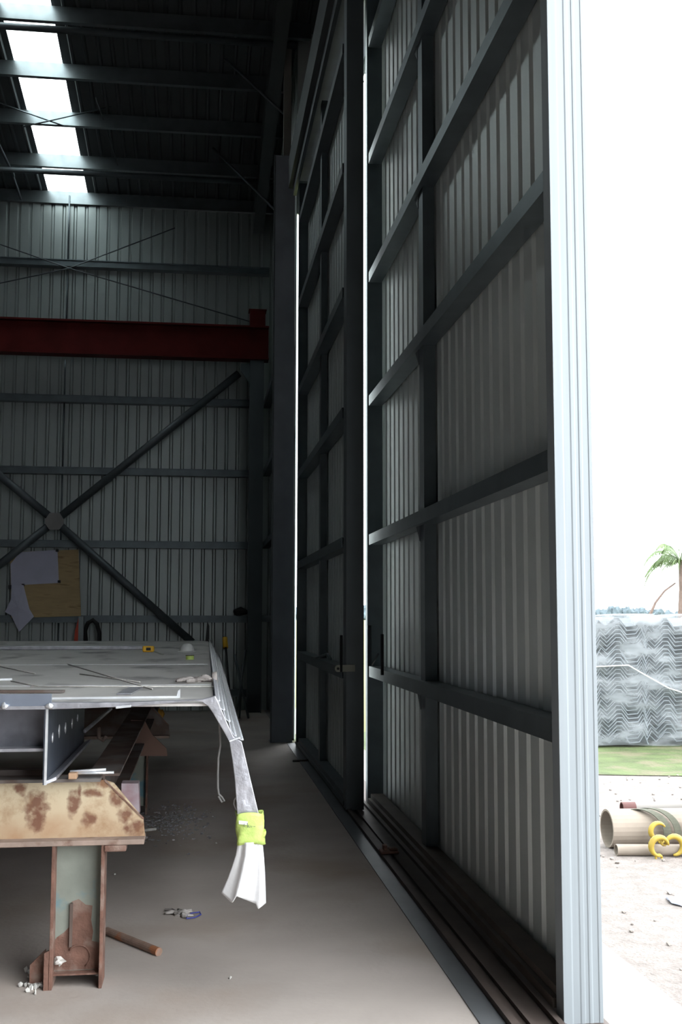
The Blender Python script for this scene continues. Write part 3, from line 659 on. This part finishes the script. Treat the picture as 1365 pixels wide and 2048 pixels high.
# crumpled rag / glove with blue cord
p = at(365, 1826, 'Z', .012)
sg = empty('scrap_rag', p, label='crumpled grey scrap with a blue cord lying on the floor', cat='scrap')
MB().blob(p, (.045, .035, .014), 4, .7, 3).blob(p+Vector((-.055, .02, 0)), (.045, .012, .008), 8, .6, 2).blob(p+Vector((.01, -.04, 0)), (.02, .03, .012), 9, .5, 2).build('crumpled_cloth', mat('dirty_cloth', (.38, .35, .33), .9, 0, .3, 25), sg, smooth=True)
MB().tube([at(x, y, 'Z', .008) for x, y in ((372, 1832), (385, 1826), (400, 1824), (402, 1829), (390, 1835), (374, 1837), (372, 1832))], .0035, 6).build('blue_cord', blue, sg)
MB().tube([at(x, y, 'Z', .008) for x, y in ((330, 1819), (345, 1819), (356, 1826))], .007, 6).build('twist', rustdark, sg)
for x, y, l in ((461, 1955, 'small white chip alone on the floor near the bottom of the photo'), (230, 1748, 'small pale chip on the floor just right of the trestle leg'), (433, 1686, 'tiny pale chip on the floor left of the lime tape')):
    tag(MB().blob(at(x, y, 'Z', .005), (.008, .01, .006), x, .4, 1).build('floor_chip', whitedeb), l, 'chip')
tag(MB().tube([at(288, 1661, 'Z', .01), at(312, 1658, 'Z', .01)], .01, 6).build('pale_offcut', whitedeb), 'short pale stick on the floor at the tip of the cream beam', 'stick')

# ================================================================== THINGS AT THE BACK WALL
c = [at(x, y, 'Y', 18.80) for x, y in ((20, 1104), (157, 1099), (162, 1232), (22, 1236))]
tag(MB().prism(c, (0, .02, 0)).build('plywood_board', ply), 'square plywood board with papers hanging on the back wall', 'board')
def sheetp(pts, fold, name, label, cat):
    c = [at(x, y, 'Y', 18.78) for x, y in pts]
    return tag(MB().prism(c, (0, .004, 0)).build(name, paper), label, cat)
sheetp([(21, 1128), (40, 1104), (115, 1100), (118, 1166), (22, 1171)], 0, 'drawing_sheet', 'large white drawing sheet pinned to the plywood board', 'paper')
P_ = [(23, 1170), (47, 1170), (59, 1218), (68, 1233), (38, 1264), (22, 1230), (10, 1224), (22, 1198)]
cc = [at(x, y, 'Y', 18.72) for x, y in P_]
sh = MB(); ce = sum(cc, Vector())/len(cc)+Vector((0, -.03, 0)); vs = [sh.bm.verts.new(p) for p in cc]; vc = sh.bm.verts.new(ce)
for i in range(len(vs)): sh.bm.faces.new((vs[i], vs[(i+1) % len(vs)], vc))
tag(sh.build('curled_sheet', paper, solid=.004), 'curled white sheet drooping below the left edge of the plywood board', 'paper')
for x, y, l in ((114, 1101, 'top right corner of the drawing sheet'), (118, 1163, 'lower right corner of the drawing sheet'), (46, 1170, 'top of the curled sheet'), (21, 1174, 'lower left corner of the drawing sheet')):
    p = at(x, y, 'Y', 18.75)
    s_ = .032 if x == 21 else .02
    tag(MB().box((p.x-s_, p.y-.01, p.z-s_), (p.x+s_, p.y+.05, p.z+s_)).build('black_clip', black), 'small black clip at the '+l, 'clip', 'clips on the papers')
# orange piece and pale post behind the deck
a = [at(x, y, 'Y', 18.4) for x, y in ((147, 1290), (150, 1262), (157, 1236), (160, 1290))]
tag(MB().prism(a, (0, .12, 0)).build('orange_guard', orange), 'narrow bright orange plastic piece behind the deck, left of the pale post', 'plastic piece')
p = at(162, 1260, 'Y', 18.38)
tag(MB().box((p.x-.04, 18.36, 0), (p.x+.04, 18.44, at(162, 1233, 'Y', 18.38).z)).build('pale_post', mat('pale_grey_post', (.26, .29, .30), .6)), 'short pale grey post standing behind the deck under the plywood board', 'post')
arch = [at(x, y, 'Y', 18.5) for x, y in ((172, 1285), (170, 1262), (176, 1246), (186, 1240), (194, 1248), (199, 1266), (199, 1285))]
tag(MB().tube(arch, .035, 10).build('black_hose', black, smooth=True), 'arched black hose behind the deck, right of the pale post', 'hose')
p = at(482, 1224, 'Y', 18.6)
tag(MB().blob(p, (.13, .08, .07), 5, .3, 2).build('black_bundle', black, smooth=True), 'black bundle resting on the lowest visible girt next to the grey post', 'bundle')
a = [at(x, y, 'Y', 13.05) for x, y in ((411, 1284), (415, 1242), (419, 1252), (419, 1284))]
tag(MB().prism(a, (0, .06, 0)).build('black_spike', black), 'black pointed piece standing behind the far right corner of the deck', 'black piece')
bt = at(450, 1276, 'Y', 17.6); bb = at(464, 1446, 'Z', 0.0)
br = empty('broom', (bb.x, bb.y, 0), label='tool with a yellow grip and black shaft leaning by the back corner', cat='broom')
gm = bt.lerp(bb, .12)
MB().tube([bt, gm], .042, 10).build('grip', yellow, br, smooth=True)
MB().tube([gm, bb], .020, 8).build('shaft', black, br, smooth=True)
for a, fx, l in (((492, 1300), 472, 'foot to the left'), ((470, 1310), 497, 'foot to the right'), ((485, 1330), 479, 'the nearly upright one')):
    tag(MB().tube([at(*a, 'Y', 18.1), at(fx, 1436, 'Z', .01)], .018, 6).build('leaning_bar', galvdark, smooth=True), 'thin dark bar leaning in the back corner, '+l, 'bar', 'bars in the back corner')

# ================================================================== OUTSIDE
# nested galvanised trays, stacked and film wrapped
def traymesh():
    b = MB(); W = 1.0; prof = [(-.31, .0), (-.25, .10), (-.17, .02), (-.06, .13), (.0, .13), (.08, .02), (.20, .03), (.26, .12), (.31, .0)]
    A = [b.bm.verts.new((x, -.5, z)) for x, z in prof]; B = [b.bm.verts.new((x, .5, z)) for x, z in prof]
    for i in range(len(A)-1): b.bm.faces.new((A[i], A[i+1], B[i+1], B[i]))
    o = b.build('nested_tray', traym, solid=.012); return o
proto = traymesh(); first = True
stacks = [(5.18, 13.65, 'left, nearest the bright door stile'), (5.85, 13.75, 'middle'), (6.52, 13.7, 'right')]
N = 30
for si, (sx_, sy, nm) in enumerate(stacks):
    for k in range(N):
        o = proto if first else proto.copy()
        if not first: COL.objects.link(o)
        first = False
        o.location = (sx_+random.uniform(-.012, .012), sy, .03+k*.049)
        o.rotation_euler = (0, 0, random.uniform(-.01, .01)); o.scale = (1.05, 1, 1)
        tag(o, 'galvanised tray nested in the %s film wrapped stack outside' % nm.split(',')[0], 'metal tray', 'trays in the %s stack' % nm.split(',')[0])
def wrapf(a, b):
    t = a*4; k = int(min(t, 3.999)); f = t-k
    C = [(-1.04, -.56), (1.04, -.56), (1.04, .56), (-1.04, .56), (-1.04, -.56)]
    x = C[k][0]*(1-f)+C[k+1][0]*f; y_ = C[k][1]*(1-f)+C[k+1][1]*f; n_ = noise.noise(Vector((a*23, b*11, 0)))*.03
    k_ = 1.0 if b < .93 else max(.02, 1-(b-.93)*14.0)
    return Vector((5.85+x*k_+n_, 13.7+y_*k_+n_-.02, .02+min(b, .95)/.95*1.60+.01*math.sin(a*40)))
fo = MB().grid(wrapf, 80, 30).build('plastic_film', filmm, smooth=True)
tag(fo, 'clear plastic film wrapped round the stacks of trays outside', 'plastic film')
tg = MB().tube([Vector((4.81, 13.10, .98)), Vector((5.25, 13.08, 1.0)), Vector((5.42, 13.06, .9)), Vector((5.75, 13.06, .72)), Vector((6.3, 13.07, .55)), Vector((6.85, 13.1, .42))], .007, 6)
tag(tg.build('packing_strap', white), 'white packing strap slanting across the film wrapped stacks', 'strap')

# pipes
p = at(1222, 1665, 'Y', 7.45)
def pipe(name, x0, x1, y_, r, th, m, label, dy=0.):
    b = MB(); n = 28
    for (ra, rb_) in ((r, r-th),):
        rings = []
        for x, rr in ((x0, ra), (x1, ra), (x1, rb_), (x0, rb_)):
            yy = y_+dy*(x-x0)/(x1-x0)
            rings.append([b.bm.verts.new((x, yy+rr*math.cos(6.28318*k/n), r+rr*math.sin(6.28318*k/n)-.02)) for k in range(n)])
        for i in range(4):
            A, B = rings[i], rings[(i+1) % 4]
            for k in range(n): b.bm.faces.new((A[k], A[(k+1) % n], B[(k+1) % n], B[k]))
    return tag(b.build(name, m, smooth=False), label, 'pipe')
pr = .132
pipe('large_pipe', at(1222, 1665, 'Y', 7.55).x, 6.0, 7.62, pr, .014, pipem, 'large sandy coloured pipe lying on the gravel with a sling round it', -.15)
pipe('red_pipe', at(1244, 1612, 'Y', 8.9).x, at(1270, 1612, 'Y', 8.9).x, 8.9, .045, .008, pipered, 'short red brown pipe end on the gravel behind the large sandy pipe')
pipe('pale_pipe', at(1270, 1612, 'Y', 8.9).x+.002, 6.5, 8.9, .042, .006, apronm, 'long pale pipe on the gravel continuing from the red brown pipe end')
pipe('small_pipe', at(1234, 1700, 'Y', 7.35).x, 4.4, 7.36, .038, .005, pipem, 'thin sandy pipe lying on the ground in front of the large pipe', -.22)
# sling over the large pipe
def band(xc, w, R=pr+.006, t0=-.2, t1=3.3, tw=.12):
    return lambda a, b: Vector((xc+w*(a-.5)+tw*math.cos(t0+(t1-t0)*b)*-1, 7.55+R*math.cos(t0+(t1-t0)*b), pr-.02+R*math.sin(t0+(t1-t0)*b)))
xs_ = at(1306, 1640, 'Y', 7.45).x
tag(MB().grid(band(xs_-.03, .055), 2, 24).build('sling_strap', slingm, solid=.006), 'olive webbing sling over the large pipe, the left strap', 'sling')
tag(MB().grid(band(xs_+.045, .05, pr+.010), 2, 24).build('sling_strap', slingm, solid=.006), 'olive webbing sling over the large pipe, the right strap', 'sling')
def hook(c, s, ang, label, nm):
    e = empty('yellow_hook', c, label=label, cat='lifting hook')
    pts = []; 
    for k in range(15):
        t = math.radians(-60+k*19); pts.append(Vector((c.x+s*math.cos(t+ang), c.y+.01, c.z+s*math.sin(t+ang))))
    rr = [s*.12+s*.22*math.sin(math.pi*k/14) for k in range(15)]
    MB().tube(pts, rr, 10).build('hook_body', yellowh, e, smooth=True)
    q = pts[-1]; d = Vector((math.cos(ang+2.6), 0, math.sin(ang+2.6)))
    MB().tube([q+Vector((s*.35*math.cos(k*.628), 0, s*.35*math.sin(k*.628)))+d*s*.3 for k in range(11)], s*.13, 8).build('hook_eye', yellowh, e, smooth=True)
    return e
p1 = at(1319, 1663, 'Y', 7.36); p2 = at(1322, 1694, 'Y', 7.22); p3 = at(1350, 1692, 'Y', 7.24)
hook(p1, .055, 1.6, 'yellow steel shackle hanging on the sling at the side of the large pipe', 0)
hook(p2, .062, 1.2, 'yellow lifting hook on the ground below the sling, the left one', 1)
hook(p3, .062, -.6, 'yellow lifting hook on the ground below the sling, the right one', 2)
p = at(1356, 1799, 'Z', .0)
tag(MB().blob((p.x+.02, p.y, -.01), (.07, .10, .018), 3, .2, 2).build('grey_stone', mat('blue_grey_stone', (.26, .27, .33), .8)), 'flat blue grey stone on the gravel at the right edge of the photo', 'stone')
# scattered pebbles
pb = MB(); random.seed(11)
for k in range(260):
    x = random.uniform(2.1, 5.2); y_ = random.uniform(4.6, 11)
    s_ = random.uniform(.006, .018); pb.blob((x, y_, -.018+s_*.4), (s_, s_, s_*.6), k, .3, 1)
tag(pb.build('pebbles', mat('pebble', (.25, .22, .2), .9, 0, .4, 3)), 'loose pebbles scattered over the gravel yard', 'pebbles', kind='stuff')

# palm
pc = at(1362, 1125, 'Y', 48)
pm = empty('palm_tree', (pc.x, pc.y, 0), label='green palm tree at the right edge beyond the wrapped stacks', cat='palm tree')
MB().tube([(pc.x-.1, pc.y, 0), (pc.x-.06, pc.y, 1.4), (pc.x+.02, pc.y, 2.8), (pc.x, pc.y, pc.z+.1)], [.20, .15, .12, .10], 12).build('trunk', palmt, pm, smooth=True)
random.seed(5)
for k in range(22):
    az = k*2.399; el = random.uniform(.3, 1.2); Lf = random.uniform(2.3, 3.0)
    if k < 4: az = math.pi+(k-1.5)*.35; el = (1.1, .8, .35, .95)[k]; Lf = (3.4, 3.2, 2.8, 3.2)[k]
    d = Vector((math.cos(az), math.sin(az), 0)); b = MB(); pts = []
    for j in range(13):
        t = j/12; s_ = Lf*t
        pts.append(Vector((pc.x, pc.y, pc.z))+d*(s_*math.cos(el)*(1-.25*t))+Vector((0, 0, s_*math.sin(el)*1.0-1.25*t*t*Lf*.62)))
    b.tube(pts, [.03*(1-.8*j/12) for j in range(13)], 6)
    side = d.cross(Vector((0, 0, 1)))
    for j in range(1, 12):
        for q_ in range(3):
            P0 = pts[j].lerp(pts[j+1], q_/3); tt = (j+q_/3)/12; ll = .5*math.sin(math.pi*min(1, tt*.9+.1))+.1
            for sg_ in (-1, 1):
                tip = P0+side*sg_*ll*.55+d*ll*.3-Vector((0, 0, ll*(.55+random.uniform(0, .2))))
                w_ = d*.022
                v = [b.bm.verts.new(x) for x in (P0-w_, P0+w_, tip)]; b.bm.faces.new(v)
    b.build('frond', palmg, pm)
# second slim bare stem leaning beside the palm
q0 = at(1300, 1232, 'Y', 48); q1 = at(1312, 1205, 'Y', 48); q2 = at(1330, 1182, 'Y', 48); q3 = at(1352, 1166, 'Y', 48)
tag(MB().tube([(q0.x-.05, q0.y, -.03), q0, q1, q2, q3], [.09, .08, .06, .05, .04], 8).build('bent_stem', palmt, smooth=True), 'slim bent bare stem leaning up to the left of the palm', 'tree stem')
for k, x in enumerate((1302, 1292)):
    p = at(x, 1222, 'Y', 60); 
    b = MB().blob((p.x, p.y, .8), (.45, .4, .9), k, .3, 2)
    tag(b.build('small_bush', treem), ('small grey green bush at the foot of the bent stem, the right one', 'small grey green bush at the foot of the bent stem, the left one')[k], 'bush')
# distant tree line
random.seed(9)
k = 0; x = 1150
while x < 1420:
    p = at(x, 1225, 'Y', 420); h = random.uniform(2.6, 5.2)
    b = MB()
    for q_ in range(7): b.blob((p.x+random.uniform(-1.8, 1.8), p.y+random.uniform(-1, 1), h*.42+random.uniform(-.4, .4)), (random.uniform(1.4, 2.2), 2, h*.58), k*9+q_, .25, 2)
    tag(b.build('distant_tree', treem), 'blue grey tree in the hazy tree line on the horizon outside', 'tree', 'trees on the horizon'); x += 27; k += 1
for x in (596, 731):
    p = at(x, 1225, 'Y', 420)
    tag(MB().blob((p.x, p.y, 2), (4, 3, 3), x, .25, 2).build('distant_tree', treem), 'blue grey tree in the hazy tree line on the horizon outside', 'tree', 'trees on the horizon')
